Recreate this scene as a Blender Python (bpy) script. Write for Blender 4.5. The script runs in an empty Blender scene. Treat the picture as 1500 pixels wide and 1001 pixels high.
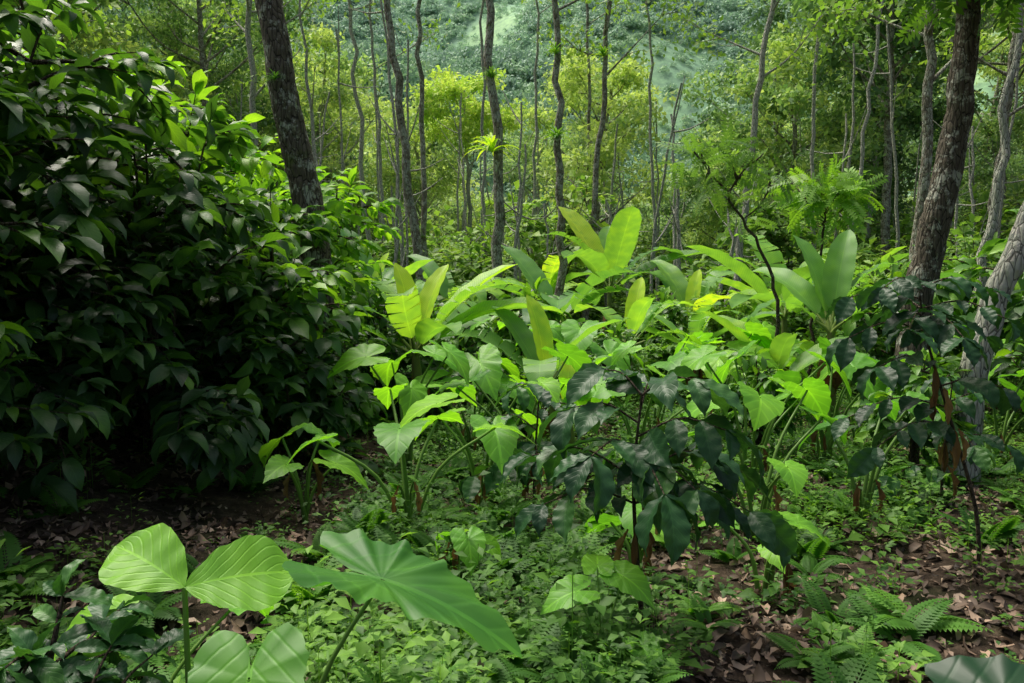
import bpy, math, numpy as np
from mathutils import Vector
R0=np.random.default_rng(7)
PI=math.pi
sc=bpy.context.scene
# ------------------------------------------------------------------ helpers
def nrm(a):
    a=np.asarray(a,float); return a/(np.linalg.norm(a,axis=-1,keepdims=True)+1e-9)
def frames(d,up):
    d=nrm(d); up=np.broadcast_to(np.asarray(up,float),d.shape)
    x=nrm(np.cross(d,up)); z=np.cross(x,d)
    return np.stack([x,d,z],-1)
class Buf:
    def __init__(s): s.v=[];s.f=[];s.l=[];s.m=[];s.n=0
    def add(s,t,R,T,S,tint,mat=0):
        tv,tf,tl=t; K=len(T)
        if K==0: return
        S=np.broadcast_to(np.asarray(S,float),(K,)); tint=np.broadcast_to(np.asarray(tint,float),(K,))
        V=T[:,None,:]+S[:,None,None]*np.einsum('kij,nj->kni',R,tv)
        L=np.broadcast_to(tl[None],(K,)+tl.shape).copy(); L[:,:,2]+=tint[:,None]
        F=(tf[None]+(np.arange(K)*len(tv))[:,None,None]+s.n)
        s.v.append(V.reshape(-1,3));s.l.append(L.reshape(-1,3));s.f.append(F.reshape(-1,4));s.m.append(np.full(K*len(tf),mat))
        s.n+=K*len(tv)
    def tube(s,P,r,ns=7,mat=0,tint=.5,rough=0):
        P=np.asarray(P,float); n=len(P); r=np.broadcast_to(np.asarray(r,float),(n,))
        tg=nrm(np.gradient(P,axis=0)); ref=np.array([1,0,0.01]) if abs(tg[0][2])>.7 else np.array([0,0,1.])
        x=nrm(np.cross(tg,ref)); y=np.cross(tg,x)
        a=np.arange(ns)*2*PI/ns
        rr=r[:,None]*(1+rough*R0.normal(size=(n,ns)))
        V=P[:,None]+rr[:,:,None]*(np.cos(a)[None,:,None]*x[:,None]+np.sin(a)[None,:,None]*y[:,None])
        i=np.arange(n-1)[:,None]*ns; j=np.arange(ns)[None]; k=(j+1)%ns
        F=np.stack([i+j,i+k,i+ns+k,i+ns+j],-1).reshape(-1,4)+s.n
        L=np.zeros((n*ns,3)); L[:,2]=tint
        s.v.append(V.reshape(-1,3));s.f.append(F);s.l.append(L);s.m.append(np.full(len(F),mat)); s.n+=n*ns
    def mesh(s,name,mats):
        v=np.concatenate(s.v).astype(np.float32);f=np.concatenate(s.f).astype(np.int32);l=np.concatenate(s.l).astype(np.float32);m=np.concatenate(s.m).astype(np.int32)
        me=bpy.data.meshes.new(name)
        me.vertices.add(len(v));me.vertices.foreach_set('co',v.ravel())
        me.loops.add(f.size);me.loops.foreach_set('vertex_index',f.ravel())
        me.polygons.add(len(f));me.polygons.foreach_set('loop_start',np.arange(len(f),dtype=np.int32)*4)
        for mm in mats: me.materials.append(mm)
        me.polygons.foreach_set('material_index',m)
        me.update(calc_edges=True)
        at=me.attributes.new('lv','FLOAT_VECTOR','POINT');at.data.foreach_set('vector',l.ravel())
        return me
def obj(name,me,loc=(0,0,0),rz=0,s=1,parent=None):
    o=bpy.data.objects.new(name,me);sc.collection.objects.link(o)
    o.location=loc;o.rotation_euler=(0,0,rz);o.scale=(s,s,s) if not hasattr(s,'__len__') else s
    if parent: o.parent=parent
    return o
def curve(P,n):
    P=np.asarray(P,float); 
    if len(P)<3: t=np.linspace(0,1,n)[:,None]; return P[0]*(1-t)+P[-1]*t
    Q=np.vstack([2*P[0]-P[1],P,2*P[-1]-P[-2]]); out=[]
    for t in np.linspace(0,len(P)-1-1e-6,n):
        i=int(t);u=t-i;a,b,c,d=Q[i:i+4]
        out.append(.5*((2*b)+(c-a)*u+(2*a-5*b+4*c-d)*u*u+(3*b-a-3*c+d)*u**3))
    return np.array(out)
# ------------------------------------------------------------------ leaf templates
def leaf(W=.2,ns=4,nc=2,droop=.6,fold=.3,prof='ell',wav=0,wf=14,seed=0,torn=0,bp=1.0,quilt=0):
    rg=np.random.default_rng(seed)
    s=np.linspace(0,1,ns+1)
    a=.15*droop-droop*s**bp
    y=np.concatenate([[0],np.cumsum(np.cos(a[:-1])/ns)]);z=np.concatenate([[0],np.cumsum(np.sin(a[:-1])/ns)])
    if prof=='ell': w=np.sin(PI*np.clip(s,0,1)**.85)**.8
    elif prof=='acu': w=np.interp(s,[0,.06,.2,.45,.65,.8,.9,1],[.02,.2,.68,1,.9,.5,.17,.0])
    elif prof=='ban': w=np.interp(s,[0,.05,.2,.45,.75,.9,.97,1],[.15,.5,.9,1,.85,.5,.2,.02])
    elif prof=='broad': w=np.interp(s,[0,.08,.3,.6,.72,.85,.94,1],[.02,.3,.75,1,.98,.72,.38,.02])
    else: w=(1-s)**.8*np.sin(PI*np.clip(s*1.6,0,.5))
    w=w*W+.004*W*3
    u=np.linspace(-1,1,nc+1)
    def row(i,uu,sag=0,pull=0):
        V=[]
        for q in uu:
            x=q*w[i]*math.cos(fold);h=abs(q)*w[i]*math.sin(fold)+abs(q)*wav*math.sin(wf*s[i]+(2 if q>0 else 0))-sag*abs(q)
            if quilt: h+=quilt*math.cos(2*PI*(s[i]*9-abs(q)*2.2))*min(1,abs(q)*3)*(w[i]/W)
            V.append((x,y[i]-h*math.sin(a[i])+pull*abs(q),z[i]+h*math.cos(a[i])))
        return V
    V=[];L=[];F=[]
    if not torn:
        for i in range(ns+1):
            V+=row(i,u);L+=[(q,s[i],0) for q in u]
        for i in range(ns):
            for j in range(nc):
                b=i*(nc+1)+j;F.append((b,b+1,b+nc+2,b+nc+1))
    else:
        i=0
        while i<ns:
            g=min(ns-i,int(rg.integers(1,4)));sag=rg.uniform(0,.05)*torn;c=(y[i]+y[i+g])/2;tj=rg.uniform(-.06,.06)
            b0=len(V)
            for k in range(g+1):
                V+=row(i+k,u,sag,(c-y[i+k])*.22);L+=[(q,s[i+k],tj) for q in u]
            for k in range(g):
                for j in range(nc):
                    b=b0+k*(nc+1)+j;F.append((b,b+1,b+nc+2,b+nc+1))
            i+=g
    return np.array(V),np.array(F),np.array(L,float)
KITE=(np.array([(0,0,0),(.26,.42,.03),(0,1,-.12),(-.26,.42,.03)],float),np.array([[0,1,2,3]]),np.array([(0,0,0),(1,.4,0),(0,1,0),(-1,.4,0)],float))
def heart(cup=.12,wav=.03,seed=0,nr=6,na=48,sinus=.1,wide=.62,arch=.38):
    th=np.linspace(-PI,PI,na+1);ab=np.abs(th)*180/PI
    r=np.interp(ab,[0,8,20,45,80,120,148,165,175,180],[1,.88,.74,wide+.02,wide-.06,wide,.68,.5,.25,sinus])
    r=r*(1+.025*np.sin(13*th+seed)+.02*np.sin(23*th+seed))
    V=[];L=[];F=[]
    for i in range(nr+1):
        q=max(i/nr,.02)
        for k,t in enumerate(th):
            rr=q*r[k];x=math.sin(t)*rr;y=math.cos(t)*rr
            z=-arch*max(y,0)**2-cup*(rr**2)+abs(x)*.18+wav*q*q*math.sin(9*t+seed)+wav*.6*q*q*math.sin(19*t+seed*2)
            V.append((x,y,z));L.append((x*1.3,.5+.5*y+0,0))
    m=na+1
    for i in range(nr):
        for k in range(na):
            F.append((i*m+k,i*m+k+1,(i+1)*m+k+1,(i+1)*m+k))
    return np.array(V),np.array(F),np.array(L,float)
def merge(parts):
    V=[];F=[];L=[];n=0
    for v,f,l in parts: V.append(v);F.append(f+n);L.append(l);n+=len(v)
    return np.concatenate(V),np.concatenate(F),np.concatenate(L)
def place(t,d,up,T,S,tint=0):
    v,f,l=t;R=frames(np.array([d],float),up)[0];l=l.copy();l[:,2]+=tint
    return (np.asarray(T)+S*v@R.T,f,l)
def pinnate(n=14,ll=.2,bend=.7,term=True,tmpl=KITE,taper=True,sw=.35,start=.12):
    parts=[];s=np.linspace(0,1,30);a=.2*bend-bend*s;y=np.concatenate([[0],np.cumsum(np.cos(a[:-1]))/29]);z=np.concatenate([[0],np.cumsum(np.sin(a[:-1]))/29])
    for i in range(n):
        q=start+(1-start)*i/(n-1 if n>1 else 1)*.97
        yy=np.interp(q,s,y);zz=np.interp(q,s,z);an=np.interp(q,s,a)
        k=ll*(math.sin(PI*(.15+.85*q)**.8)**.7+.08 if taper else 1)
        for sd in(-1,1):
            parts.append(place(tmpl,(sd,sw*math.cos(an),sw*math.sin(an)-.1),(0,-math.sin(an),math.cos(an)),(0,yy,zz),k,R0.uniform(-.05,.05)))
    if term: parts.append(place(tmpl,(0,math.cos(a[-1]),math.sin(a[-1])),(0,0,1),(0,y[-1],z[-1]),ll*(.9 if not taper else .3)))
    w=.006
    V=[];F=[]
    for i in range(0,30,5):
        V+=[(-w,y[i],z[i]),(w,y[i],z[i])]
    for i in range(len(V)//2-1): F.append((2*i,2*i+1,2*i+3,2*i+2))
    parts.append((np.array(V),np.array(F),np.zeros((len(V),3))))
    return merge(parts)
COF=[leaf(.21,6,2,.9,.35,'acu',.015,20,1),leaf(.19,6,2,1.3,.3,'acu',.02,18,2),leaf(.23,6,2,.5,.25,'acu',.02,22,3),leaf(.21,6,2,1.7,.4,'acu',.025,16,4)]
COFH=[leaf(.24,36,8,1.0,.3,'acu',.012,30,1,quilt=.0045),leaf(.22,36,8,1.5,.35,'acu',.016,26,2,quilt=.0045),leaf(.25,36,8,.7,.25,'acu',.016,32,3,quilt=.0045)]
SML=[leaf(.28,2,2,.5,.3,'ell'),leaf(.33,2,2,.8,.2,'ell')]
BAN=[leaf(.17,20,4,.5,.35,'ban',.006,30,1,bp=1.5),leaf(.18,20,4,1.4,.3,'ban',.008,25,2,torn=.5,bp=1.4),leaf(.18,22,4,2.0,.25,'ban',.01,25,3,torn=1,bp=1.2),leaf(.17,20,4,.95,.4,'ban',.01,20,4)]
LOBE=leaf(.4,30,8,.55,.12,'broad',.012,26,5,quilt=.006)
HRT=[heart(.1,.02,0),heart(.16,.03,1),heart(.05,.025,2,wide=.55)]
HRTF=heart(.04,.03,3,nr=8,na=96,wide=.5,arch=.2)
FROND=pinnate(17,.24,1.1)
FROND2=pinnate(14,.3,.8,tmpl=KITE)
PIN=pinnate(9,.28,.7,taper=False,tmpl=leaf(.2,2,2,.5,.2,'ell'),sw=.45)
LIT=[leaf(.25,3,2,1.6,.5,'ell',.03,9,5),leaf(.28,3,2,-1.3,-.4,'ell',.04,9,6)]
WILT=leaf(.16,8,4,.6,1.0,'acu',.06,17,8)
# ------------------------------------------------------------------ materials
def base(name):
    m=bpy.data.materials.new(name);m.use_nodes=True;nt=m.node_tree;nt.nodes.clear()
    return m,nt,nt.nodes.new,nt.links.new
def math_(nt,op,a,b=None,c=None):
    n=nt.nodes.new('ShaderNodeMath');n.operation=op
    for i,q in enumerate((a,b,c)):
        if q is None: continue
        if isinstance(q,(int,float)): n.inputs[i].default_value=q
        else: nt.links.new(q,n.inputs[i])
    return n.outputs[0]
def ramp(nt,fac,stops):
    n=nt.nodes.new('ShaderNodeValToRGB');e=n.color_ramp.elements
    e[0].position=stops[0][0];e[0].color=(*stops[0][1],1);e[1].position=stops[-1][0];e[1].color=(*stops[-1][1],1)
    for p,c in stops[1:-1]: k=e.new(p);k.color=(*c,1)
    nt.links.new(fac,n.inputs[0]);return n.outputs[0]
def mixc(nt,f,a,b,mode='MIX'):
    n=nt.nodes.new('ShaderNodeMix');n.data_type='RGBA';n.blend_type=mode
    for s,q in((0,f),(6,a),(7,b)):
        if isinstance(q,(int,float)): n.inputs[s].default_value=q
        elif isinstance(q,tuple): n.inputs[s].default_value=(*q,1)
        else: nt.links.new(q,n.inputs[s])
    return n.outputs[2]
def leafmat(name,stops,rough=.5,tr=.35,vein=None,spec=.25,trc=(1.4,1.45,.4),haze_tint=None,nsc=6,noise=True,var=.3,vb=.3):
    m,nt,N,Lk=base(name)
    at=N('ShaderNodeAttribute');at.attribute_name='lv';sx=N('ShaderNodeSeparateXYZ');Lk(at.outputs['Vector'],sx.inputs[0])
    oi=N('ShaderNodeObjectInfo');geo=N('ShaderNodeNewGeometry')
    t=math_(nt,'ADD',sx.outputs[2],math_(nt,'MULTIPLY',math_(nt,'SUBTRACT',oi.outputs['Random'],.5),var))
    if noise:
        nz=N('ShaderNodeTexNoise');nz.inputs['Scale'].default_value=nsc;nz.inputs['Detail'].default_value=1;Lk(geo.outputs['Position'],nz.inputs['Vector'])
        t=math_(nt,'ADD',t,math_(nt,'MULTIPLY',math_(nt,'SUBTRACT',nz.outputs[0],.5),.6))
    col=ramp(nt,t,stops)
    bs=N('ShaderNodeBsdfPrincipled');bs.inputs['Roughness'].default_value=rough;bs.inputs['Specular IOR Level'].default_value=spec
    if vein:
        fr,k,st=vein
        au=math_(nt,'ABSOLUTE',sx.outputs[0])
        ph=math_(nt,'SUBTRACT',math_(nt,'MULTIPLY',sx.outputs[1],fr),math_(nt,'MULTIPLY',au,k))
        w=math_(nt,'POWER',math_(nt,'ABSOLUTE',math_(nt,'COSINE',math_(nt,'MULTIPLY',ph,PI))),26 if fr<30 else 2)
        mid=math_(nt,'LESS_THAN',au,.035)
        v=math_(nt,'MAXIMUM',math_(nt,'MULTIPLY',w,.5),mid)
        col=mixc(nt,math_(nt,'MULTIPLY',v,st),col,mixc(nt,1.0,col,(2.1,1.9,1.7),'MULTIPLY'))
        bp=N('ShaderNodeBump');bp.inputs['Strength'].default_value=vb;bp.inputs['Distance'].default_value=.006;bp.invert=True
        Lk(v,bp.inputs['Height']);Lk(bp.outputs[0],bs.inputs['Normal'])
    if haze_tint:
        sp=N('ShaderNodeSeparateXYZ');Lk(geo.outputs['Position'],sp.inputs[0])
        mr=N('ShaderNodeMapRange');mr.inputs[1].default_value=haze_tint[0];mr.inputs[2].default_value=haze_tint[1];mr.inputs[4].default_value=haze_tint[2];Lk(sp.outputs[1],mr.inputs[0])
        col=mixc(nt,mr.outputs[0],col,haze_tint[3])  # air haze painted into the leaf colour, paler with distance along Y
    tl=N('ShaderNodeBsdfTranslucent');Lk(mixc(nt,1.0,col,trc,'MULTIPLY'),tl.inputs[0])
    Lk(col,bs.inputs['Base Color']);mx=N('ShaderNodeMixShader');mx.inputs[0].default_value=tr
    Lk(bs.outputs[0],mx.inputs[1]);Lk(tl.outputs[0],mx.inputs[2]);o=N('ShaderNodeOutputMaterial');Lk(mx.outputs[0],o.inputs[0])
    return m
def barkmat(name,c1,c2,lich,moss,sc_=14):
    m,nt,N,Lk=base(name);tc=N('ShaderNodeTexCoord');mp=N('ShaderNodeMapping');mp.inputs['Scale'].default_value=(1,1,.25);Lk(tc.outputs['Object'],mp.inputs[0])
    n1=N('ShaderNodeTexNoise');n1.inputs['Scale'].default_value=sc_*2;n1.inputs['Detail'].default_value=8;n1.inputs['Roughness'].default_value=.7;Lk(mp.outputs[0],n1.inputs[0])
    vo=N('ShaderNodeTexVoronoi');vo.feature='DISTANCE_TO_EDGE';vo.inputs['Scale'].default_value=sc_*1.6;Lk(mp.outputs[0],vo.inputs[0])
    n2=N('ShaderNodeTexNoise');n2.inputs['Scale'].default_value=6;n2.inputs['Detail'].default_value=9;n2.inputs['Roughness'].default_value=.75;Lk(tc.outputs['Object'],n2.inputs[0])
    n3=N('ShaderNodeTexNoise');n3.inputs['Scale'].default_value=2.3;n3.inputs['Detail'].default_value=6;Lk(tc.outputs['Object'],n3.inputs[0])
    col=ramp(nt,n1.outputs[0],[(.3,c1),(.7,c2)])
    lf=ramp(nt,n2.outputs[0],[(.58-lich,(0,0,0)),(.63-lich,(1,1,1))])
    col=mixc(nt,math_(nt,'MULTIPLY',lf,.85),col,(.5,.52,.43))
    mf=ramp(nt,n3.outputs[0],[(.62-moss,(0,0,0)),(.74-moss,(1,1,1))])
    col=mixc(nt,math_(nt,'MULTIPLY',mf,.85),col,(.1,.14,.025))
    col=mixc(nt,math_(nt,'LESS_THAN',vo.outputs[0],.05),col,mixc(nt,1.0,col,(.3,.3,.3),'MULTIPLY'))
    bs=N('ShaderNodeBsdfPrincipled');bs.inputs['Roughness'].default_value=.9;bs.inputs['Specular IOR Level'].default_value=.2;Lk(col,bs.inputs['Base Color'])
    bp=N('ShaderNodeBump');bp.inputs['Strength'].default_value=1;bp.inputs['Distance'].default_value=.05
    Lk(math_(nt,'ADD',n1.outputs[0],math_(nt,'MULTIPLY',vo.outputs[0],1.5)),bp.inputs['Height']);Lk(bp.outputs[0],bs.inputs['Normal'])
    o=N('ShaderNodeOutputMaterial');Lk(bs.outputs[0],o.inputs[0]);return m
G_dark=leafmat('glossy_dark_leaf',[(0,(.028,.075,.026)),(.5,(.06,.155,.035)),(.85,(.13,.3,.035)),(1,(.22,.44,.04))],.38,.38,(9,2.2,.35),.45)
G_lit2=leafmat('light_cacao_leaf',[(0,(.08,.2,.03)),(.5,(.16,.35,.04)),(1,(.28,.5,.05))],.45,.5,(9,2.2,.3),.3)
G_cof=leafmat('coffee_leaf',[(0,(.014,.05,.02)),(.6,(.032,.105,.032)),(1,(.09,.23,.04))],.4,.3,(9,2.2,.35),.35,vb=.25)
G_ban=leafmat('banana_leaf',[(0,(.08,.22,.065)),(.5,(.17,.38,.075)),(.85,(.32,.57,.06)),(1,(.5,.7,.06))],.42,.5,(45,4,.3),.35,trc=(1.35,1.3,.4))
G_taro=leafmat('elephant_ear_leaf',[(0,(.05,.18,.03)),(.5,(.14,.38,.04)),(1,(.26,.56,.04))],.42,.45,(7,3.2,.45),.32)
G_weed=leafmat('weed_leaf',[(0,(.035,.1,.02)),(.5,(.09,.21,.035)),(1,(.2,.39,.06))],.5,.4,noise=False)
G_fern=leafmat('fern_leaf',[(0,(.04,.12,.02)),(.5,(.09,.24,.035)),(1,(.19,.4,.055))],.5,.45,noise=False)
G_tree=leafmat('tree_leaf',[(0,(.08,.17,.045)),(.5,(.18,.33,.075)),(1,(.34,.5,.1))],.5,.4,noise=False,trc=(1.25,1.35,.5))
G_far=leafmat('distant_tree_leaf',[(0,(.08,.18,.075)),(.5,(.24,.4,.15)),(1,(.52,.65,.22))],.55,.38,noise=False,var=.8,trc=(1.15,1.2,.6),haze_tint=(32,100,.5,(.5,.64,.48)))  # last tuple: painted haze, far crowns fade to a pale green
G_yel=leafmat('yellow_flower_crown',[(0,(.34,.55,.1)),(.5,(.58,.74,.15)),(1,(.75,.82,.2))],.55,.35,noise=False,trc=(1.0,1.1,.6))
G_hill=leafmat('hill_forest_leaf',[(0,(.07,.17,.09)),(.5,(.2,.36,.18)),(1,(.45,.6,.27))],.7,.2,noise=False,trc=(1,1.1,.8),haze_tint=(110,620,.66,(.5,.67,.58)))  # distance haze put into the albedo, paler blue-green up the slope
G_lit=leafmat('leaf_litter',[(0,(.035,.025,.018)),(.5,(.14,.1,.07)),(.85,(.32,.22,.15)),(1,(.55,.44,.32))],.6,.1,None,.3,trc=(1,1,1),noise=False)
G_wilt=leafmat('wilted_leaf',[(0,(.07,.04,.02)),(.5,(.17,.1,.045)),(1,(.33,.22,.09))],.6,.25,(9,2,.3),.2,trc=(1.2,1,.6))
G_stem=leafmat('green_stem',[(0,(.06,.12,.03)),(1,(.16,.3,.05))],.45,.05)
G_ptr=leafmat('banana_stem',[(0,(.09,.07,.03)),(.5,(.14,.17,.05)),(1,(.2,.3,.06))],.5,.02,nsc=9)
B_dark=barkmat('dark_bark',(.055,.045,.033),(.2,.175,.13),.055,-.02)
B_mid=barkmat('mossy_bark',(.11,.1,.075),(.38,.34,.26),.11,.01)
B_pale=barkmat('lichen_bark',(.36,.35,.29),(.7,.68,.6),.16,-.06)
B_brn=barkmat('brown_stem_bark',(.07,.05,.035),(.2,.16,.11),0,.02,30)
# ------------------------------------------------------------------ terrain
def H(x,y):
    x=np.asarray(x,float);y=np.asarray(y,float)
    z=-.07*np.clip(y-4,0,60)
    bank=np.clip((-x-1.3)/3.5,0,1);z=z+1.0*bank*bank*(3-2*bank)*np.exp(-((y-6)/6)**2)
    z=z+(.05*np.sin(1.7*x+.6*y)+.04*np.sin(2.9*y-1.1*x)+.02*np.sin(6*x+4*y))*np.exp(-(np.abs(y)/80)**2)
    t=np.clip((y-64)/70,0,1);z=z-9*t*t*(3-2*t)
    t=np.clip((y-130)/800,0,2);rg=np.sin(x/85+y/140+1)+.6*np.sin(x/40-y/90)+.35*np.sin(x/19+y/31)
    z=z+400*t**1.3+24*np.clip(t*3,0,1)*rg
    return z
n=420
gx=np.sinh(np.linspace(-1,1,n)*5.2)/math.sinh(5.2)*1400
gy=-60+1600*(np.sinh(np.linspace(0,1,n)*5.5-.9)-math.sinh(-.9))/(math.sinh(4.6)-math.sinh(-.9))
X,Y=np.meshgrid(gx,gy);Z=H(X,Y)
b=Buf();i=np.arange(n-1)[:,None]*n;j=np.arange(n-1)[None]
b.v=[np.stack([X,Y,Z],-1).reshape(-1,3)];b.f=[np.stack([i+j,i+j+1,i+j+1+n,i+j+n],-1).reshape(-1,4)];b.l=[np.zeros((n*n,3))];b.m=[np.zeros((n-1)**2)]
m,nt,N,Lk=base('forest_soil')
geo=N('ShaderNodeNewGeometry');sp=N('ShaderNodeSeparateXYZ');Lk(geo.outputs['Position'],sp.inputs[0])
n1=N('ShaderNodeTexNoise');n1.inputs['Scale'].default_value=9;n1.inputs['Detail'].default_value=10;n1.inputs['Roughness'].default_value=.75;Lk(geo.outputs['Position'],n1.inputs[0])
n2=N('ShaderNodeTexNoise');n2.inputs['Scale'].default_value=.012;n2.inputs['Detail'].default_value=5;Lk(geo.outputs['Position'],n2.inputs[0])
n3=N('ShaderNodeTexNoise');n3.inputs['Scale'].default_value=.8;n3.inputs['Detail'].default_value=5;Lk(geo.outputs['Position'],n3.inputs[0])
n4=N('ShaderNodeTexNoise');n4.inputs['Scale'].default_value=.22;n4.inputs['Detail'].default_value=6;n4.inputs['Roughness'].default_value=.7;Lk(geo.outputs['Position'],n4.inputs[0])
soil=ramp(nt,n1.outputs[0],[(.3,(.022,.018,.014)),(.5,(.07,.053,.04)),(.7,(.18,.135,.095))])
soil=mixc(nt,ramp(nt,n3.outputs[0],[(.5,(0,0,0)),(.65,(.6,.6,.6))]),soil,(.03,.05,.018))
hill=ramp(nt,n2.outputs[0],[(.5,(.12,.24,.12)),(.58,(.18,.33,.15)),(.62,(.32,.5,.2))])
hill=mixc(nt,1.0,hill,ramp(nt,n4.outputs[0],[(.35,(.4,.45,.45)),(.65,(1.2,1.2,1.1))]),'MULTIPLY')
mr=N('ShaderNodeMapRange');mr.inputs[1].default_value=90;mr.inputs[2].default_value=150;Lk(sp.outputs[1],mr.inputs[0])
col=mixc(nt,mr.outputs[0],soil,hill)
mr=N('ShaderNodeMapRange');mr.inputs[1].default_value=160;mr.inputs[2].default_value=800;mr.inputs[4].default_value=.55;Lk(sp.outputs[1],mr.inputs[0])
col=mixc(nt,mr.outputs[0],col,(.42,.6,.48))  # painted aerial haze: hill ground colour fades paler with distance
bs=N('ShaderNodeBsdfPrincipled');bs.inputs['Roughness'].default_value=1;bs.inputs['Specular IOR Level'].default_value=0;Lk(col,bs.inputs['Base Color'])
bp=N('ShaderNodeBump');bp.inputs['Distance'].default_value=.05;Lk(n1.outputs[0],bp.inputs['Height']);Lk(bp.outputs[0],bs.inputs['Normal'])
o=N('ShaderNodeOutputMaterial');Lk(bs.outputs[0],o.inputs[0])
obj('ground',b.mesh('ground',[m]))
# ------------------------------------------------------------------ generators (local coords)
def rdir(rg,k,zb=0): 
    a=rg.normal(size=(k,3));a[:,2]+=zb;return nrm(a)
def tree_mesh(name,P,r,limbs,L,t0,seed,nlv=40,ls=.17,rc=.55,mats=None,sub=4,tmpls=(KITE,),ns=9,up=.45,leafz=-.1,tb=.5,wob=.03,rgh=.03,flat=.6):
    rg=np.random.default_rng(seed);b=Buf()
    C=curve(P,26);C[1:-1]+=rg.normal(size=(24,3))*wob*np.array([1,1,0]);h=np.linspace(0,1,26);rr=r*(1-.62*h)*(1+.45*np.exp(-h*26))
    C2=np.stack([np.interp(np.linspace(0,25,90),np.arange(26),C[:,c]) for c in range(3)],-1) if ns>10 else C
    b.tube(C2,np.interp(np.linspace(0,25,len(C2)),np.arange(26),rr),ns,0,rough=rgh)
    cc=[]
    for i in range(limbs):
        t=t0+(1-t0)*(i+rg.uniform(0,1))/limbs;k=min(int(t*25),24);p=C[k];az=i*2.4+rg.uniform(-.4,.4)
        d=np.array([math.cos(az),math.sin(az),up+rg.uniform(-.25,.35)+t*.35]);l=L*(1.15-.55*(t-t0)/(1-t0+.01))*rg.uniform(.7,1.2)
        d=nrm(d);e=p+d*l+np.array([0,0,.12*l]);mdl=p+d*l*.5+rg.normal(size=3)*.06*l
        Q=curve([p,mdl,e],9);b.tube(Q,np.linspace(rr[k]*.5,.012,9),5,0)
        for s in range(sub):
            q=Q[int(rg.integers(3,9))];dd=nrm(d+rg.normal(size=3)*.65);ll=l*rg.uniform(.25,.5);e2=q+dd*ll
            b.tube(curve([q,q+dd*ll*.5+rg.normal(size=3)*.05*ll,e2],5),np.linspace(.02,.006,5)*max(1,r*6),4,0)
            cc+= [e2,q*.4+e2*.6]
        cc.append(e)
    cc.append(C[-1]);cc=np.array(cc);K=len(cc)*nlv
    T=np.repeat(cc,nlv,0)+rg.normal(size=(K,3))*rc*np.array([1,1,flat])
    ct=np.repeat(rg.uniform(-.28,.28,len(cc)),nlv)
    for q,tm in enumerate(tmpls):
        s=slice(q,None,len(tmpls));k=len(T[s]);d=rdir(rg,k,leafz)
        b.add(tm,frames(d,rdir(rg,k,1.2)),T[s],ls*rg.uniform(.6,1.3,k),tb+ct[s]+rg.normal(size=k)*.12,1)
    return b.mesh(name,mats)
def bush_mesh(name,h,rad,nst,ll,seed,mats,tm=COF,brn=7,tb=.4,node=.09,ts=.2,stemr=.025,low=.25,hg=.3):
    rg=np.random.default_rng(seed);b=Buf();T=[];D=[];U=[]
    for i in range(nst):
        az=rg.uniform(0,2*PI);sp=rg.uniform(.1,.55)*rad;top=np.array([math.cos(az)*sp,math.sin(az)*sp,h*rg.uniform(.7,1.05)])
        C=curve([np.array([math.cos(az),math.sin(az),0])*.08*rad,top*np.array([.35,.35,.5]),top],16)
        b.tube(C,np.linspace(stemr,.005,16),5,0)
        br=[C]
        for k in range(brn):
            t=rg.uniform(low,1);p=C[int(t*15)];a2=k*2.4+rg.uniform(-.5,.5)
            l=rad*(1.15-t*.65)*rg.uniform(.6,1.1);e=p+np.array([math.cos(a2)*l,math.sin(a2)*l,l*rg.uniform(-.15,.35)])
            Q=curve([p,(p+e)/2+np.array([0,0,.13*l]),e],8);b.tube(Q,np.linspace(stemr*.45,.003,8),4,0);br.append(Q)
            for z in range(2):
                q=Q[int(rg.integers(2,6))];dd=nrm(e-p+rg.normal(size=3)*l*.5);e2=q+dd*l*.5
                Q2=curve([q,(q+e2)/2+np.array([0,0,.05*l]),e2],6);b.tube(Q2,np.linspace(stemr*.3,.003,6),4,0);br.append(Q2)
        for bi,Q in enumerate(br):
            seg=np.linalg.norm(np.diff(Q,axis=0),axis=1);cl=np.concatenate([[0],np.cumsum(seg)]);nn=max(2,int(cl[-1]/node))
            for w in range(nn+1):
                u=cl[-1]*(w/nn);
                if u<cl[-1]*(.55 if bi==0 else .12): continue
                p=np.array([np.interp(u,cl,Q[:,c]) for c in range(3)]);k=min(int(np.searchsorted(cl,u)),len(Q)-1);tg=nrm(Q[k]-Q[k-1]) if k>0 else nrm(Q[1]-Q[0])
                sd=nrm(np.cross(tg,[0,0,1])+rg.normal(size=3)*.2)
                for s in(-1,1):
                    T.append(p);D.append(sd*s+tg*rg.uniform(.3,.9)+np.array([0,0,rg.uniform(-.45,.3)]))
                if w==nn: T.append(p);D.append(tg);T.append(p);D.append(tg+rg.normal(size=3)*.5)
    T=np.array(T);D=np.array(D);K=len(T);U=nrm(np.array([0,0,1])+rg.normal(size=(K,3))*.35)
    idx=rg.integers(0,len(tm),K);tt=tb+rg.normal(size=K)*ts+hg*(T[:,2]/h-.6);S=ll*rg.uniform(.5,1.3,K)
    for q in range(len(tm)):
        s=idx==q;b.add(tm[q],frames(D[s],U[s]),T[s],S[s],tt[s],1)
    return b.mesh(name,mats)
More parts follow.
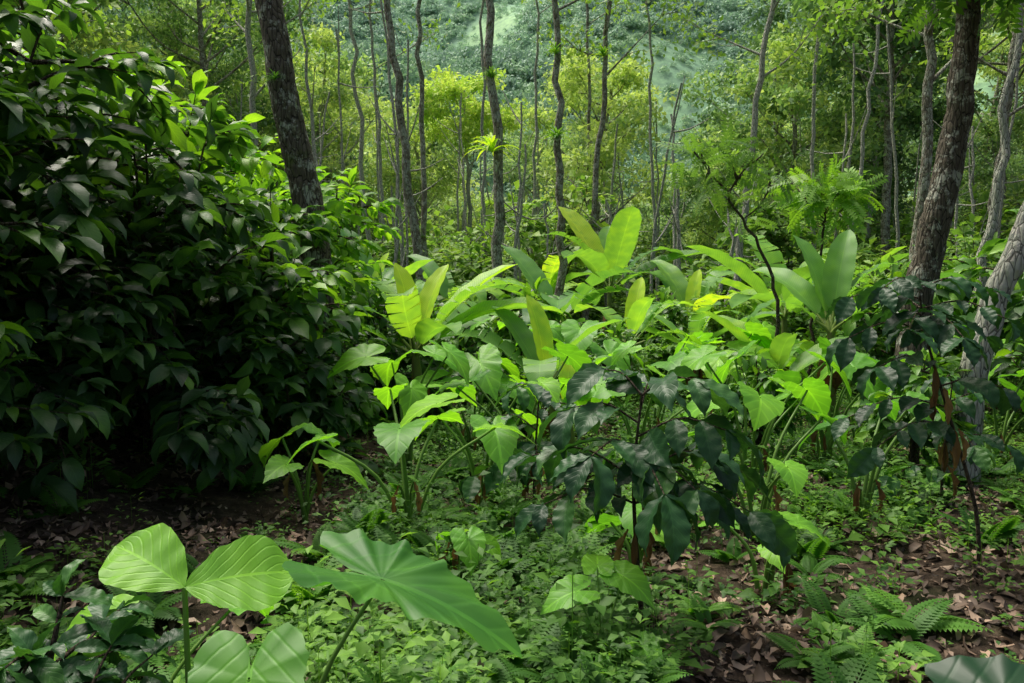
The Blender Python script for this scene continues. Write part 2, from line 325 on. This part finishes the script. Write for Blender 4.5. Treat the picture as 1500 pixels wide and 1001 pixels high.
def banana(name,loc,h,nl,ll,seed,tb=.45,lean=(0,0),spec=()):
    rg=np.random.default_rng(seed);b=Buf()
    top=np.array([lean[0],lean[1],h]);C=curve([(0,0,-.1),top*.5+np.array([.02,0,0]),top],10);b.tube(C,np.linspace(.1,.045,10),9,0,.4)
    for k in range(4):
        az=rg.uniform(0,6.28);d=np.array([[math.cos(az)*.35,math.sin(az)*.35,-1]]);b.add(BAN[2],frames(d,(math.cos(az),math.sin(az),.3)),np.array([C[7]]),ll*.5,.4,2)
    def lf(az,el,l,t,tint):
        d=np.array([math.cos(az)*math.cos(el),math.sin(az)*math.cos(el),math.sin(el)])
        q=top+d*l*.22+np.array([0,0,.03]);b.tube(curve([C[8],top+d*.05,q],6),np.linspace(.035,.015,6),6,0,.8)
        upv=np.array([-math.cos(az)*math.sin(el),-math.sin(az)*math.sin(el),math.cos(el)])+rg.normal(size=3)*.15
        b.add(BAN[t],frames(d[None],upv),q[None],l,tint,1)
    for k in range(nl):
        lf(k*2.4+rg.uniform(-.4,.4),rg.uniform(.5,1.15)-.35*(k/nl),ll*rg.uniform(.75,1.1),int(rg.integers(0,4)),tb+rg.normal()*.2)
    for s in spec: lf(*s)
    return obj(name,b.mesh(name,[G_ptr,G_ban,G_wilt]),loc)
def taro(name,loc,leaves,seed=0,br=.015,mat=None,tmpl=HRT,wilt=0):
    rg=np.random.default_rng(seed);b=Buf()
    for (tx,ty,tz),d,up,s,tint,ti in leaves:
        p=np.array([tx,ty,tz],float);b.tube(curve([(rg.normal()*.02,rg.normal()*.02,-.05),p*np.array([.35,.35,.6]),p],9),np.linspace(br,br*.5,9),6,0,.6)
        b.add(tmpl[ti] if ti>=0 else HRTF,frames(np.array([d],float),up),p[None],s,tint,1)
    for k in range(wilt):
        az=rg.uniform(3.4,6.0);z=rg.uniform(.2,.45);q=np.array([math.cos(az)*.08,math.sin(az)*.08,z]);b.tube(curve([(0,0,0),q*np.array([.5,.5,.8]),q],5),.008,5,0,.3)
        b.add(WILT,frames(np.array([[math.cos(az)*.3,math.sin(az)*.3,-1.]]),(math.cos(az),math.sin(az),.2)),q[None],rg.uniform(.18,.3),rg.uniform(.1,.8),2)
    return obj(name,b.mesh(name,[G_stem,mat or G_taro,G_wilt]),loc)
def rtaro(name,loc,h,nl,s,seed,tb=.5):
    rg=np.random.default_rng(seed);L=[]
    for k in range(nl):
        az=k*2.4+rg.uniform(-.5,.5);r=h*rg.uniform(.2,.6);L.append(((math.cos(az)*r,math.sin(az)*r,h*rg.uniform(.65,1.1)),(math.cos(az),math.sin(az),rg.uniform(-.6,.1)),(rg.normal()*.3,rg.normal()*.3,1),s*rg.uniform(.6,1.15),tb+rg.normal()*.2,int(rg.integers(0,3))))
    return taro(name,loc,L,seed,wilt=2)
def gl(x,y,dz=0): return (x,y,float(H(x,y))+dz)
# ------------------------------------------------------------------ big trunks
def bigtree(name,pts,r,bark,seed,limbs=9,L=3.2,t0=.55,leafm=None,ns=16,**k):
    p0=np.array(pts[0]);P=[np.array(p)-p0 for p in pts]
    me=tree_mesh(name,P,r,limbs,L,t0,seed,mats=[bark,leafm or G_tree],ns=ns,**k);return obj(name,me,tuple(p0))
bigtree('shade_tree',[(-1.95,9,-.5),(-2.3,9,2.4),(-2.68,9,4.6),(-3.3,9.3,8),(-3.6,9.5,12)],.2,B_dark,11,t0=.7,ls=.2,nlv=9,wob=.015)
bigtree('shade_tree',[(4.5,9,-.5),(4.6,9,1.3),(4.9,9,3.0),(4.95,9,4.6),(5.1,9.4,8),(5,10,12)],.19,B_dark,12,t0=.7,ls=.2,nlv=10,wob=.015)
bigtree('lichen_tree',[(3.7,6.5,-.3),(3.85,6.5,1.0),(4.25,6.5,2.2),(5.2,6.6,4.4),(6.4,6.8,7.5)],.125,B_pale,13,limbs=6,L=1.8,t0=.8,ls=.18,nlv=12,wob=.01)
mid=[
(-2.3,22,-3.35,8.6,.15,B_mid,4),(-2.75,26,-2.9,9.8,.11,B_mid,4),(-4.7,28,-5.5,10.5,.1,B_pale,3),(-4.1,28,-4.7,8.5,.08,B_pale,3),
(-.38,18,-.5,7.4,.14,B_mid,4),(1.15,20,1.06,8,.12,B_mid,4),(2.3,26,3.1,9.8,.12,B_mid,7),(6.4,24,7.5,9.2,.13,B_pale,6),
(-7.5,24,-7.6,9.2,.13,B_pale,6),(8.0,16,8.1,6.8,.14,B_mid,5),(7.9,14,8.6,6.2,.09,B_pale,4),(9.5,25,9.3,9,.08,B_pale,4),(13,22,13.5,8,.14,B_mid,6),(-12,20,-12.5,8,.15,B_mid,6),(3.3,34,3.1,11,.1,B_mid,5),(-9,32,-9,11,.14,B_mid,6),
(-.9,27,-1.0,9.8,.07,B_pale,3),(.5,29,.9,10,.07,B_pale,3),(5.2,28,4.6,10,.07,B_pale,3),(8.6,21,9.4,8,.07,B_pale,3)]
for i,(x0,y0,x1,z1,r,bk,nl) in enumerate(mid):
    z0=float(H(x0,y0));k=(x1-x0)/(z1-z0);rg=np.random.default_rng(i)
    P=[(x0,y0,z0-.2),(x0+k*(z1-z0)*.5+rg.uniform(-.15,.15),y0,z0+(z1-z0)*.5),(x1,y0,z1),(x1+k*4+rg.uniform(-.4,.4),y0,z1+4.5)]
    low=i in(6,7,8,9,12,13)
    bigtree('slender_tree',P,r,bk,30+i,limbs=nl+3 if low else nl+1,L=1.9,t0=.5 if low else .66,ls=.19,nlv=30 if low else 13,sub=3,ns=8,wob=.05,tb=.7,rc=.38)
b=Buf();rg=np.random.default_rng(77)
for i in range(105):
    y=rg.uniform(22,46);x=rg.uniform(-.68,.68)*y;h=rg.uniform(5,12);p=np.array(gl(x,y,-.3));l=rg.normal(size=2)*.5
    C=curve([p,p+np.array([l[0]*.3,0,h*.5]),p+np.array([l[0],l[1],h])],14);C[1:]+=rg.normal(size=(13,3))*.03
    b.tube(C,np.linspace(rg.uniform(.045,.1),.03,14),6,0)
    for q in range(4):
        c=C[int(rg.integers(6,13))];d=rdir(rg,1,.8)[0];b.tube(curve([c,c+d*.6,c+d*1.3+np.array([0,0,.2])],5),np.linspace(.03,.01,5),4,0)
obj('distant_tree_trunks',b.mesh('distant_tree_trunks',[B_pale]))
# ------------------------------------------------------------------ background forest
FT=[]
for i in range(7):
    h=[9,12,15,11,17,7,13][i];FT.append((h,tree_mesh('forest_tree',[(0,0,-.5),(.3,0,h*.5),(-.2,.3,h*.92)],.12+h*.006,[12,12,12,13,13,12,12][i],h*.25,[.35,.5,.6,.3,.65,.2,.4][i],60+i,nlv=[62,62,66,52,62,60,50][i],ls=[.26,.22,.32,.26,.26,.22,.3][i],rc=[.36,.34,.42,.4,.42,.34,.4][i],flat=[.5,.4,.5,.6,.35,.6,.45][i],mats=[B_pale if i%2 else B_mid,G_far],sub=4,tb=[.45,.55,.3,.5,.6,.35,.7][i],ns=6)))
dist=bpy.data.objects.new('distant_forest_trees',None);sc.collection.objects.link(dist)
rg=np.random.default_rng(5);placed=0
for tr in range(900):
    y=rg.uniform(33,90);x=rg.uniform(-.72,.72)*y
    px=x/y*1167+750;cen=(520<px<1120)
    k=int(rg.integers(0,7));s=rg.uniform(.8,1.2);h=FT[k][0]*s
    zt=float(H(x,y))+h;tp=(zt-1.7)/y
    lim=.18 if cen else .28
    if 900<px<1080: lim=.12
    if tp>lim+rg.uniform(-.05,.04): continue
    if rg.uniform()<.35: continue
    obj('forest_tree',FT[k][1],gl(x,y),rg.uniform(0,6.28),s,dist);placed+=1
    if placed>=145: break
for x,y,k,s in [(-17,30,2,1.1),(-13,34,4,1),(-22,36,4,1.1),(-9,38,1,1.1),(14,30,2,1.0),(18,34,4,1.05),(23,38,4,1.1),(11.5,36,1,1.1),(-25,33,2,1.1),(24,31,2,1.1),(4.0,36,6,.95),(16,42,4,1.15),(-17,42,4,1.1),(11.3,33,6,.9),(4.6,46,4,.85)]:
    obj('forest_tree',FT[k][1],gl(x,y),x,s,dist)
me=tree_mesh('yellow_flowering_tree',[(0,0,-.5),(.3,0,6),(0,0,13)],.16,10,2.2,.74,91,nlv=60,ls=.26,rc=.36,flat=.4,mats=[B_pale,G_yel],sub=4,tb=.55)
obj('yellow_flowering_tree',me,gl(-2.5,42),0,1.0)
# hill forest: crowns merged
rg=np.random.default_rng(9);b=Buf()
def crown(nq,seed):
    rg=np.random.default_rng(seed);d=rdir(rg,nq,.5);d[:,2]=np.abs(d[:,2])*.9;p=d*rg.uniform(.6,1.05,(nq,1))*np.array([1,1,.9])
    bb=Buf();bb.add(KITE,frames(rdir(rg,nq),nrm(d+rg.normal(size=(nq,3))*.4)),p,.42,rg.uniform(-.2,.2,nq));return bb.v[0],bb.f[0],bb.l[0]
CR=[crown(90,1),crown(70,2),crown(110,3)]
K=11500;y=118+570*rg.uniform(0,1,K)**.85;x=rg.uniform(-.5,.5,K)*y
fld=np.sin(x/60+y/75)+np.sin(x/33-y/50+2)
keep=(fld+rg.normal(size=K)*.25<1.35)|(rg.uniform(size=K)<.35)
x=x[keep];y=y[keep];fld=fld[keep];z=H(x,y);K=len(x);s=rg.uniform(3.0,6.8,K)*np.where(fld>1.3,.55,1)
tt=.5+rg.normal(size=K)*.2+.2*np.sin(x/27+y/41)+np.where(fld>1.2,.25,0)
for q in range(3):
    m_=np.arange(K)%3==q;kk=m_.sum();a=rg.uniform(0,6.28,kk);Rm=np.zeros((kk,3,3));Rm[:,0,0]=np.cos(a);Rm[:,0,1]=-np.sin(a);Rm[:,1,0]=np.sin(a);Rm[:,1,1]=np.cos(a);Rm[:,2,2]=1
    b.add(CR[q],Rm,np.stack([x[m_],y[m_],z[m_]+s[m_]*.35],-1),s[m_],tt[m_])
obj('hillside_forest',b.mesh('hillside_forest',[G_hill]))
# ------------------------------------------------------------------ understory shrubs 12-40 m
SH=[bush_mesh('shrub',[2,2.6,3.4,1.6][i],[1.1,1.3,1.5,1.1][i],6,.22,200+i,[B_brn,[G_weed,G_tree,G_tree,G_weed][i]],tm=SML,brn=8,tb=[.5,.45,.4,.65][i],node=.14) for i in range(4)]
us=bpy.data.objects.new('understory_shrubs',None);sc.collection.objects.link(us)
rg=np.random.default_rng(15)
for i in range(250):
    y=rg.uniform(13,48);x=rg.uniform(-.72,.72)*y;k=int(rg.integers(0,4));s=rg.uniform(.6,1.1)*(1 if y<25 else 1.7)
    if y<24 and -3<x<6: s*=.55
    obj('shrub',SH[k],gl(x,y),rg.uniform(0,6.28),s,us)
# ------------------------------------------------------------------ left cacao mass
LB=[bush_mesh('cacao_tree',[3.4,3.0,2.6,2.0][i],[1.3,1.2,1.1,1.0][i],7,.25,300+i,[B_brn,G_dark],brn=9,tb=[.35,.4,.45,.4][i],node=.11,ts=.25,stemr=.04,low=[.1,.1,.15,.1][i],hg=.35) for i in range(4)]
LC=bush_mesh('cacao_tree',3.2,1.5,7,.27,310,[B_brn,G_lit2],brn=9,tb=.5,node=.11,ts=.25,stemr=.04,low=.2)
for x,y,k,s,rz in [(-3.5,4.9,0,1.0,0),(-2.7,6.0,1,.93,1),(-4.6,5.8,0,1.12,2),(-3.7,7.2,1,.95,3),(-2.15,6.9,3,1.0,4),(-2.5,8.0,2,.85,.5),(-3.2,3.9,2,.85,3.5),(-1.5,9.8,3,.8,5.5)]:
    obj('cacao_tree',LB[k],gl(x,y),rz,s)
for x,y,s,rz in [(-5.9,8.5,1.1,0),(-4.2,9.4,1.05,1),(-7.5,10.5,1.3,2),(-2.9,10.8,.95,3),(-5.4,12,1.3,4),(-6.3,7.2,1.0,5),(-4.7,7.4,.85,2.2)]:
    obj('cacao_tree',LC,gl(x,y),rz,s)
# ------------------------------------------------------------------ bananas
UP=lambda az,el,l,tint:(az,el,l,0,tint)
banana('banana_plant',gl(-1.1,9),.95,5,1.3,1,.45,spec=[UP(.45,.75,1.35,.8),UP(.9,1.15,.95,1.0),UP(2.3,1.3,.9,1.0),(.1,.5,1.5,3,.6),(3.1,.35,1.3,1,.45),(5.2,.5,1.1,3,.5)])
banana('banana_plant',gl(.38,8.4),.7,4,1.1,2,.45,spec=[UP(2.2,1.3,.85,1.0),(3.0,.6,1.2,1,.5)])
banana('banana_plant',gl(.5,7.3),.45,2,.6,22,.55,spec=[UP(1.2,1.35,.5,1.05)])
banana('banana_plant',gl(.8,13.5),1.2,8,1.6,3,.4)
banana('banana_plant',gl(2.2,18),1.9,9,1.9,4,.45)
banana('banana_plant',gl(-2.6,15),1.4,7,1.5,5,.5,spec=[UP(1,1.3,1,1)])
banana('banana_plant',gl(4.8,14),1.4,8,1.7,6,.35)
banana('banana_plant',gl(4.1,10.2),1.15,7,1.4,7,.3,spec=[UP(1.9,1.1,1.2,.3),UP(.9,1.2,1.2,.35)])
banana('banana_plant',gl(1.8,12),.9,6,1.2,8,.5,spec=[UP(1,1.3,.9,1.0)])
banana('banana_plant',gl(3.6,16),1.2,7,1.5,9,.5,spec=[UP(1,1.3,1,1.0)])
banana('banana_plant',gl(-1.3,17),1.4,7,1.5,10,.4)
banana('banana_plant',gl(2.9,12.6),.8,6,1.2,11,.4)
banana('banana_plant',gl(6.5,12),.9,6,1.3,12,.35)
banana('banana_plant',gl(.9,21),1.6,7,1.7,13,.45)
banana('banana_plant',gl(7.5,18),1.6,7,1.6,14,.4)
banana('banana_plant',gl(5.6,17),1.5,8,1.7,15,.45)
banana('banana_plant',gl(3.2,9.6),.6,5,1.0,16,.45)
# ------------------------------------------------------------------ elephant ears
e=1
for x,y,h,nl,s,tb in [(-.62,4.6,.9,5,.22,.7),(-.2,5.4,.9,5,.3,.6),(-.9,6.6,1.0,6,.34,.65),(.1,6.4,1.0,5,.34,.55),(1.55,4.9,.9,5,.3,.65),(1.9,6.2,1.0,6,.36,.6),(2.3,5.1,.8,4,.28,.5),(1.1,6.8,.95,5,.36,.7),(2.9,7.2,1.0,6,.38,.55),(-.4,8,1.0,6,.38,.6),(1.5,8.4,1.1,6,.4,.65),(3.6,8.2,1,6,.36,.5),(2.5,9.5,1.1,6,.4,.5),(4.6,7.4,.9,5,.38,.4),(.9,10,1.1,6,.4,.5),(-1.4,5.2,.6,4,.24,.5),(-1.7,11.5,1.2,6,.42,.5),(.1,11.5,1.2,6,.42,.6),(3.3,11,1.2,6,.42,.6),(5.5,9.5,1.1,6,.38,.5),(5,4.9,.6,4,.26,.5),(.7,4.3,.4,3,.2,.5),(-.25,3.9,.3,3,.14,.6),(1.35,4.1,.45,3,.17,.6)]:
    rtaro('elephant_ear_plant',gl(x,y),h,nl,s,e,tb);e+=1
def lobes(name,loc,apex,ls,stemr=.008):
    b=Buf();p=np.array(apex,float);b.tube(curve([(0,0,-.05),p*np.array([.8,.6,.5]),p],10),np.linspace(stemr*1.3,stemr,10),8,0,.9)
    for d,up,s,t in ls: b.add(LOBE,frames(np.array([d],float),up),p[None],s,t,1)
    return obj(name,b.mesh(name,[G_stem,G_taro]),loc)
lobes('elephant_ear_plant',(-.95,2.2,0),(.01,0,.76),[((-.85,.3,.42),(.15,-.6,.75),.29,.7),((.95,.25,.14),(-.1,-.65,.7),.31,.7)])
taro('elephant_ear_plant',(-.66,2.0,0),[((.0,-.1,.65),(.1,-.75,-.5),(0,-.5,1),.25,.4,0)],3)
taro('elephant_ear_plant',(-.66,2.15,0),[((.27,.15,.74),(.93,-.14,-.22),(-.02,.02,1),.46,.15,-1)],4,.012)
taro('elephant_ear_plant',(-1.25,2.5,0),[((-.1,0,.5),(-.9,-.2,-.2),(0,-.4,1),.2,.9,0),((.25,.3,.45),(.3,.9,-.2),(0,-.3,1),.2,.6,1)],5,.01)
taro('squash_vine',(.35,3.0,0),[((-.1,0,.4),(-.9,-.3,-.1),(0,-.3,1),.15,.5,0),((.1,.1,.42),(.7,-.5,-.2),(0,-.3,1),.15,.5,1),((.0,.15,.45),(.1,.9,.3),(0,-.5,.8),.13,.6,2),((.15,-.1,.22),(.4,-.9,-.3),(0,-.3,1),.13,.35,2),((-.05,-.2,.2),(-.2,-.9,-.3),(0,-.3,1),.12,.35,2)],6,.006)
taro('elephant_ear_plant',(.98,1.3,0),[((-.12,0,.93),(.9,-.3,.1),(0,-.2,1),.22,-.1,2)],8,.008,mat=G_cof)
obj('coffee_shrub',bush_mesh('coffee_shrub',.7,.45,4,.15,400,[B_brn,G_cof],tm=COFH,brn=6,tb=.35,node=.07),(-1.35,2.05,0))
obj('coffee_shrub',bush_mesh('coffee_shrub',.42,.4,4,.15,401,[B_brn,G_cof],tm=COFH,brn=6,tb=.35,node=.07),(-1.0,1.9,0))
def sapling(name,loc,stem,brs,ll,seed,tb=.3,node=.075,r=.013):
    rg=np.random.default_rng(seed);b=Buf();C=curve(stem,18);b.tube(C,np.linspace(r,.005,18),7,0);T=[];D=[]
    for t,d,l in brs:
        p=C[int(t*17)];d=nrm(d);e_=p+d*l;Q=curve([p,(p+e_)/2+np.array([0,0,.12*l]),e_-np.array([0,0,.1*l])],8);b.tube(Q,np.linspace(.006,.003,8),5,0)
        nn=max(2,int(l/node))
        for w in range(1,nn+1):
            q=Q[min(7,int(w/nn*7))];tg=nrm(Q[min(7,int(w/nn*7))]-Q[max(0,int(w/nn*7)-1)]);sd=nrm(np.cross(tg,[0,0,1.]))
            for s in(-1,1): T.append(q);D.append(sd*s+tg*rg.uniform(.3,.8)+np.array([0,0,rg.uniform(-.7,0)]))
        T.append(Q[-1]);D.append(tg+np.array([0,0,-.3]))
    T=np.array(T);D=np.array(D);K=len(T);idx=rg.integers(0,3,K)
    for q in range(3):
        s=idx==q;b.add(COFH[q],frames(D[s],nrm(np.array([0,0,1])+rg.normal(size=(s.sum(),3))*.3)),T[s],ll*rg.uniform(.6,1.2,s.sum()),tb+rg.normal(size=s.sum())*.18,1)
    for k in range(5):
        az=rg.uniform(3.4,6);q=C[int(rg.integers(7,12))];b.add(WILT,frames(np.array([[math.cos(az)*.4,math.sin(az)*.4,-1.]]),(math.cos(az),math.sin(az),.2)),q[None]+np.array([[math.cos(az),math.sin(az),0]])*.03,rg.uniform(.15,.24),rg.uniform(.2,.9),2)
    return obj(name,b.mesh(name,[B_brn,G_cof,G_wilt]),loc)
sapling('coffee_sapling',(.6,3.45,0),[(0,0,-.05),(-.04,.02,.4),(-.06,0,.75),(-.03,0,1.1)],
 [(.55,(-1,-.2,.15),.42),(.6,(1,-.3,.0),.5),(.65,(.9,.4,.1),.55),(.7,(-.9,.4,.2),.5),(.75,(.2,-1,0),.35),(.8,(-.6,-.7,.2),.35),(.85,(.8,-.4,.25),.4),(.9,(-.9,.1,.3),.3),(.95,(.3,.8,.3),.3),(1,(.5,-.3,.3),.25),(1,(-.5,.3,.4),.22),(.55,(.9,.1,-.1),.6),(.72,(.6,-.8,0),.35)],.25,1,node=.09)
sapling('coffee_sapling',(2.62,4.3,-.02),[(0,0,-.05),(-.05,0,.35),(-.22,0,.85),(-.35,.05,1.3),(-.4,.05,1.55)],
 [(.5,(-1,-.3,-.05),.5),(.55,(-.9,.4,-.1),.5),(.6,(.8,-.3,.1),.3),(.7,(-.9,-.2,.1),.35),(.8,(.9,.2,0),.4),(.82,(-1,.1,0),.4),(.86,(-.6,-.8,0),.35),(.9,(.7,-.5,0),.4),(.95,(-.8,.3,.1),.35),(1,(-.6,-.4,.1),.35),(1,(.8,0,.1),.35),(.88,(.1,-1,-.1),.35),(.93,(0,.9,0),.3)],.2,2,.25,node=.085)
sapling('coffee_sapling',(.15,5.2,-.1),[(0,0,-.05),(0,0,.4),(.03,0,.9)],[(.5,(-1,-.2,.1),.4),(.6,(1,-.2,.1),.4),(.7,(0,-1,.1),.35),(.8,(-.7,.4,.2),.35),(.9,(.7,-.3,.2),.3),(1,(-.4,-.5,.3),.25)],.22,3,.5)
sapling('coffee_sapling',(3.1,5.6,-.1),[(0,0,-.05),(0,0,.4),(.03,0,.9)],[(.4,(-1,-.2,.1),.4),(.6,(1,-.2,.1),.4),(.7,(0,-1,.1),.35),(.8,(-.7,.4,.2),.35),(.9,(.7,-.3,.2),.3),(1,(-.4,-.5,.3),.25)],.22,4,.45)
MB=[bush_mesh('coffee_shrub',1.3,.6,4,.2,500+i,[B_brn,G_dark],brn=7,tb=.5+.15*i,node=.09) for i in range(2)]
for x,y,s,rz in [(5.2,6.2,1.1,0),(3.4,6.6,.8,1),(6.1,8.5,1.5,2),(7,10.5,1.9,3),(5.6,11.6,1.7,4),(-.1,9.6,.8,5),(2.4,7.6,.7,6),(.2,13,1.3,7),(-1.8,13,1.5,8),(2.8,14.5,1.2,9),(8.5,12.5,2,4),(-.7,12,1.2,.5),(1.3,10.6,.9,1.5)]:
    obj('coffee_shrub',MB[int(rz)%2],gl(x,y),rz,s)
def pin_tree(name,pts,r,seed,limbs,L,t0,s,nlv,tb=.5,rc=.35,mt=None):
    p0=np.array(pts[0]);P=[np.array(p)-p0 for p in pts]
    return obj(name,tree_mesh(name,P,r,limbs,L,t0,seed,nlv=nlv,ls=s,rc=rc,mats=[B_brn,mt or G_weed],sub=3,tmpls=(PIN,),ns=7,tb=tb,leafz=-.15),tuple(p0))
pin_tree('inga_tree',[(3.05,9.5,-.5),(3.1,9.5,1.4),(2.3,9.5,2.8)],.03,70,5,.6,.75,.32,2,.2,.2,G_tree)
pin_tree('inga_tree',[(6.6,8.2,-.4),(6.3,8.2,2.8),(5.4,8,4.3),(4.0,7.8,4.8)],.07,71,14,1.7,.6,.5,5,.45,.4)
pin_tree('inga_tree',[(4.9,13,-.6),(5,13,1.7),(5.1,13,2.6)],.03,72,5,.6,.78,.42,3,1.0,.15)
BL=leaf(.07,6,2,1.6,.3,'tap')
for x,y,z,s,tt in [(-.44,17.85,4.0,.8,1.0),(1.08,19.9,4.6,.55,.5),(1.05,19.9,6.6,.4,.5),(2.9,25.9,8,.6,.6),(-2.55,8.8,3.6,.16,.1),(-.45,17.9,5.6,.35,.4)]:
    rg=np.random.default_rng(int(z*10));K=40;az=rg.uniform(0,6.28,K);el=rg.uniform(.1,1.3,K);b=Buf();d=np.stack([np.cos(az)*np.cos(el),np.sin(az)*np.cos(el),np.sin(el)],-1)
    b.add(BL,frames(d,(0,0,1)),np.zeros((K,3)),s*rg.uniform(.7,1.1,K),tt+rg.normal(size=K)*.2);obj('bromeliad',b.mesh('bromeliad',[G_ban]),(x,y,z))
# ------------------------------------------------------------------ ground cover
rg=np.random.default_rng(21)
def cover(x,y):
    p=np.ones_like(x)*.85;nz=np.sin(2.1*x+1.3*y)+np.sin(3.7*x-2.2*y+1)+.6*np.sin(7*x+5*y)
    p=np.where((x<-1.1)&(y>3.3)&(y<9),.13,p);p=np.where((x>.5)&(y<4.7)&(x>.2*y),np.clip(.12+.2*nz,.02,.45),p);p=np.where((nz>.6)&(y<7),p*.25,p);return p
def pts(K,y0,y1,pw=1.5):
    y=y0+(y1-y0)*rg.uniform(0,1,K)**pw;x=rg.uniform(-1,1,K)*(y*.72+.6);return x,y
def yaw(a):
    R=np.zeros((len(a),3,3));R[:,0,0]=np.cos(a);R[:,0,1]=-np.sin(a);R[:,1,0]=np.sin(a);R[:,1,1]=np.cos(a);R[:,2,2]=1;return R
def clump(seed,nl,h,ls,t):
    r=np.random.default_rng(seed);pa=[]
    for i in range(nl):
        az=r.uniform(0,6.28);q=r.uniform(.1,1);zz=h*r.uniform(.2,1);d=(math.cos(az),math.sin(az),r.uniform(-.2,.6))
        pa.append(place(t[int(r.integers(0,len(t)))],d,(r.normal()*.25,r.normal()*.25,1),(math.cos(az)*q*.5*h,math.sin(az)*q*.5*h,zz),ls*r.uniform(.5,1.25),r.normal()*.14))
    st=.006
    pa.append((np.array([(-st,0,0),(st,0,0),(st,0,h),(-st,0,h)]),np.array([[0,1,2,3]]),np.zeros((4,3))))
    return merge(pa)
CL=[clump(1,18,.9,.25,SML),clump(2,26,1.2,.2,SML),clump(3,14,.6,.3,SML),clump(4,22,.5,.2,SML)]
x,y=pts(12500,2.2,17,1.3);k=rg.uniform(0,1,len(x))<cover(x,y);x=x[k];y=y[k];b=Buf();z=H(x,y)
q=np.arange(len(x))%4;s=rg.uniform(.08,.26,len(x))*rg.choice([1,1,1,1.5],len(x));tn=np.clip(.5+.2*np.sin(x*1.3+y)+rg.normal(size=len(x))*.2,0,1)
for i in range(4):
    w=q==i;b.add(CL[i],yaw(rg.uniform(0,6.28,w.sum())),np.stack([x[w],y[w],z[w]-.01],-1),s[w],tn[w])
x,y=pts(3000,12,32,1);z=H(x,y)
for i in range(4):
    w=np.arange(len(x))%4==i;b.add(CL[i],yaw(rg.uniform(0,6.28,w.sum())),np.stack([x[w],y[w],z[w]],-1),rg.uniform(.5,1.0,w.sum()),rg.uniform(.3,.8,w.sum()))
obj('undergrowth_weeds',b.mesh('undergrowth_weeds',[G_weed]))
x,y=pts(1700,2.6,15,1.25);k=rg.uniform(0,1,len(x))<cover(x,y)+.04;x=x[k];y=y[k];z=H(x,y);b=Buf()
for i in range(len(x)):
    nf=int(rg.integers(4,8));az=rg.uniform(0,6.28)+np.arange(nf)*6.28/nf+rg.normal(size=nf)*.3;el=rg.uniform(.3,1.1,nf)
    d=np.stack([np.cos(az)*np.cos(el),np.sin(az)*np.cos(el),np.sin(el)],-1)
    b.add(FROND if i%2 else FROND2,frames(d,(0,0,1)),np.repeat([[x[i],y[i],z[i]]],nf,0),rg.uniform(.12,.36)*rg.uniform(.7,1.1,nf),rg.uniform(.2,.85)+rg.normal(size=nf)*.08)
obj('ferns',b.mesh('ferns',[G_fern]))
x,y=pts(28000,2.2,12,1.4);z=H(x,y)+rg.uniform(.002,.03,len(x));b=Buf();K=len(x);d=rdir(rg,K);d[:,2]*=.25
for i in range(2):
    w=np.arange(K)%2==i;b.add(LIT[i],frames(d[w],nrm(np.array([0,0,1])+rg.normal(size=(w.sum(),3))*.35)),np.stack([x[w],y[w],z[w]],-1),.02+.1*rg.uniform(0,1,w.sum())**1.5,rg.uniform(0,1,w.sum())**1.1)
obj('leaf_litter',b.mesh('leaf_litter',[G_lit]))
b=Buf()
for i in range(220):
    x,y=pts(1,2.4,9);a=rg.uniform(0,6.28);l=rg.uniform(.1,.5);p=np.array(gl(float(x[0]),float(y[0]),.02));dd=np.array([math.cos(a),math.sin(a),rg.uniform(-.05,.15)])*l
    b.tube(curve([p,p+dd*.5+rg.normal(size=3)*.03,p+dd],6),np.linspace(.006,.003,6),5,0)
obj('fallen_twigs',b.mesh('fallen_twigs',[B_brn]))
# ------------------------------------------------------------------ light
EL,AZ=math.radians(64),math.radians(-40)
w=bpy.data.worlds.new('World');sc.world=w;w.use_nodes=True;nt=w.node_tree;bg=nt.nodes['Background']
sk=nt.nodes.new('ShaderNodeTexSky');sk.sky_type='NISHITA';sk.sun_disc=False;sk.sun_elevation=EL;sk.sun_rotation=AZ;sk.dust_density=8;sk.air_density=1;sk.ozone_density=.1
nt.links.new(sk.outputs[0],bg.inputs[0]);bg.inputs[1].default_value=.15
sd=bpy.data.lights.new('sun','SUN');sd.energy=4.8;sd.angle=math.radians(35);sd.color=(1,.96,.88)
so=bpy.data.objects.new('sun',sd);sc.collection.objects.link(so);sv=Vector((math.sin(AZ)*math.cos(EL),math.cos(AZ)*math.cos(EL),math.sin(EL)));so.rotation_euler=sv.to_track_quat('Z','Y').to_euler()
cd=bpy.data.cameras.new('camera');co=bpy.data.objects.new('camera',cd);sc.collection.objects.link(co);co.location=(0,0,1.7);co.rotation_euler=(math.radians(84),0,0);cd.lens=28;cd.sensor_width=36;cd.clip_end=4000;cd.clip_start=.05
sc.camera=co
sc.view_settings.view_transform='Standard';sc.view_settings.look='None';sc.view_settings.exposure=0
print('TREES',placed)
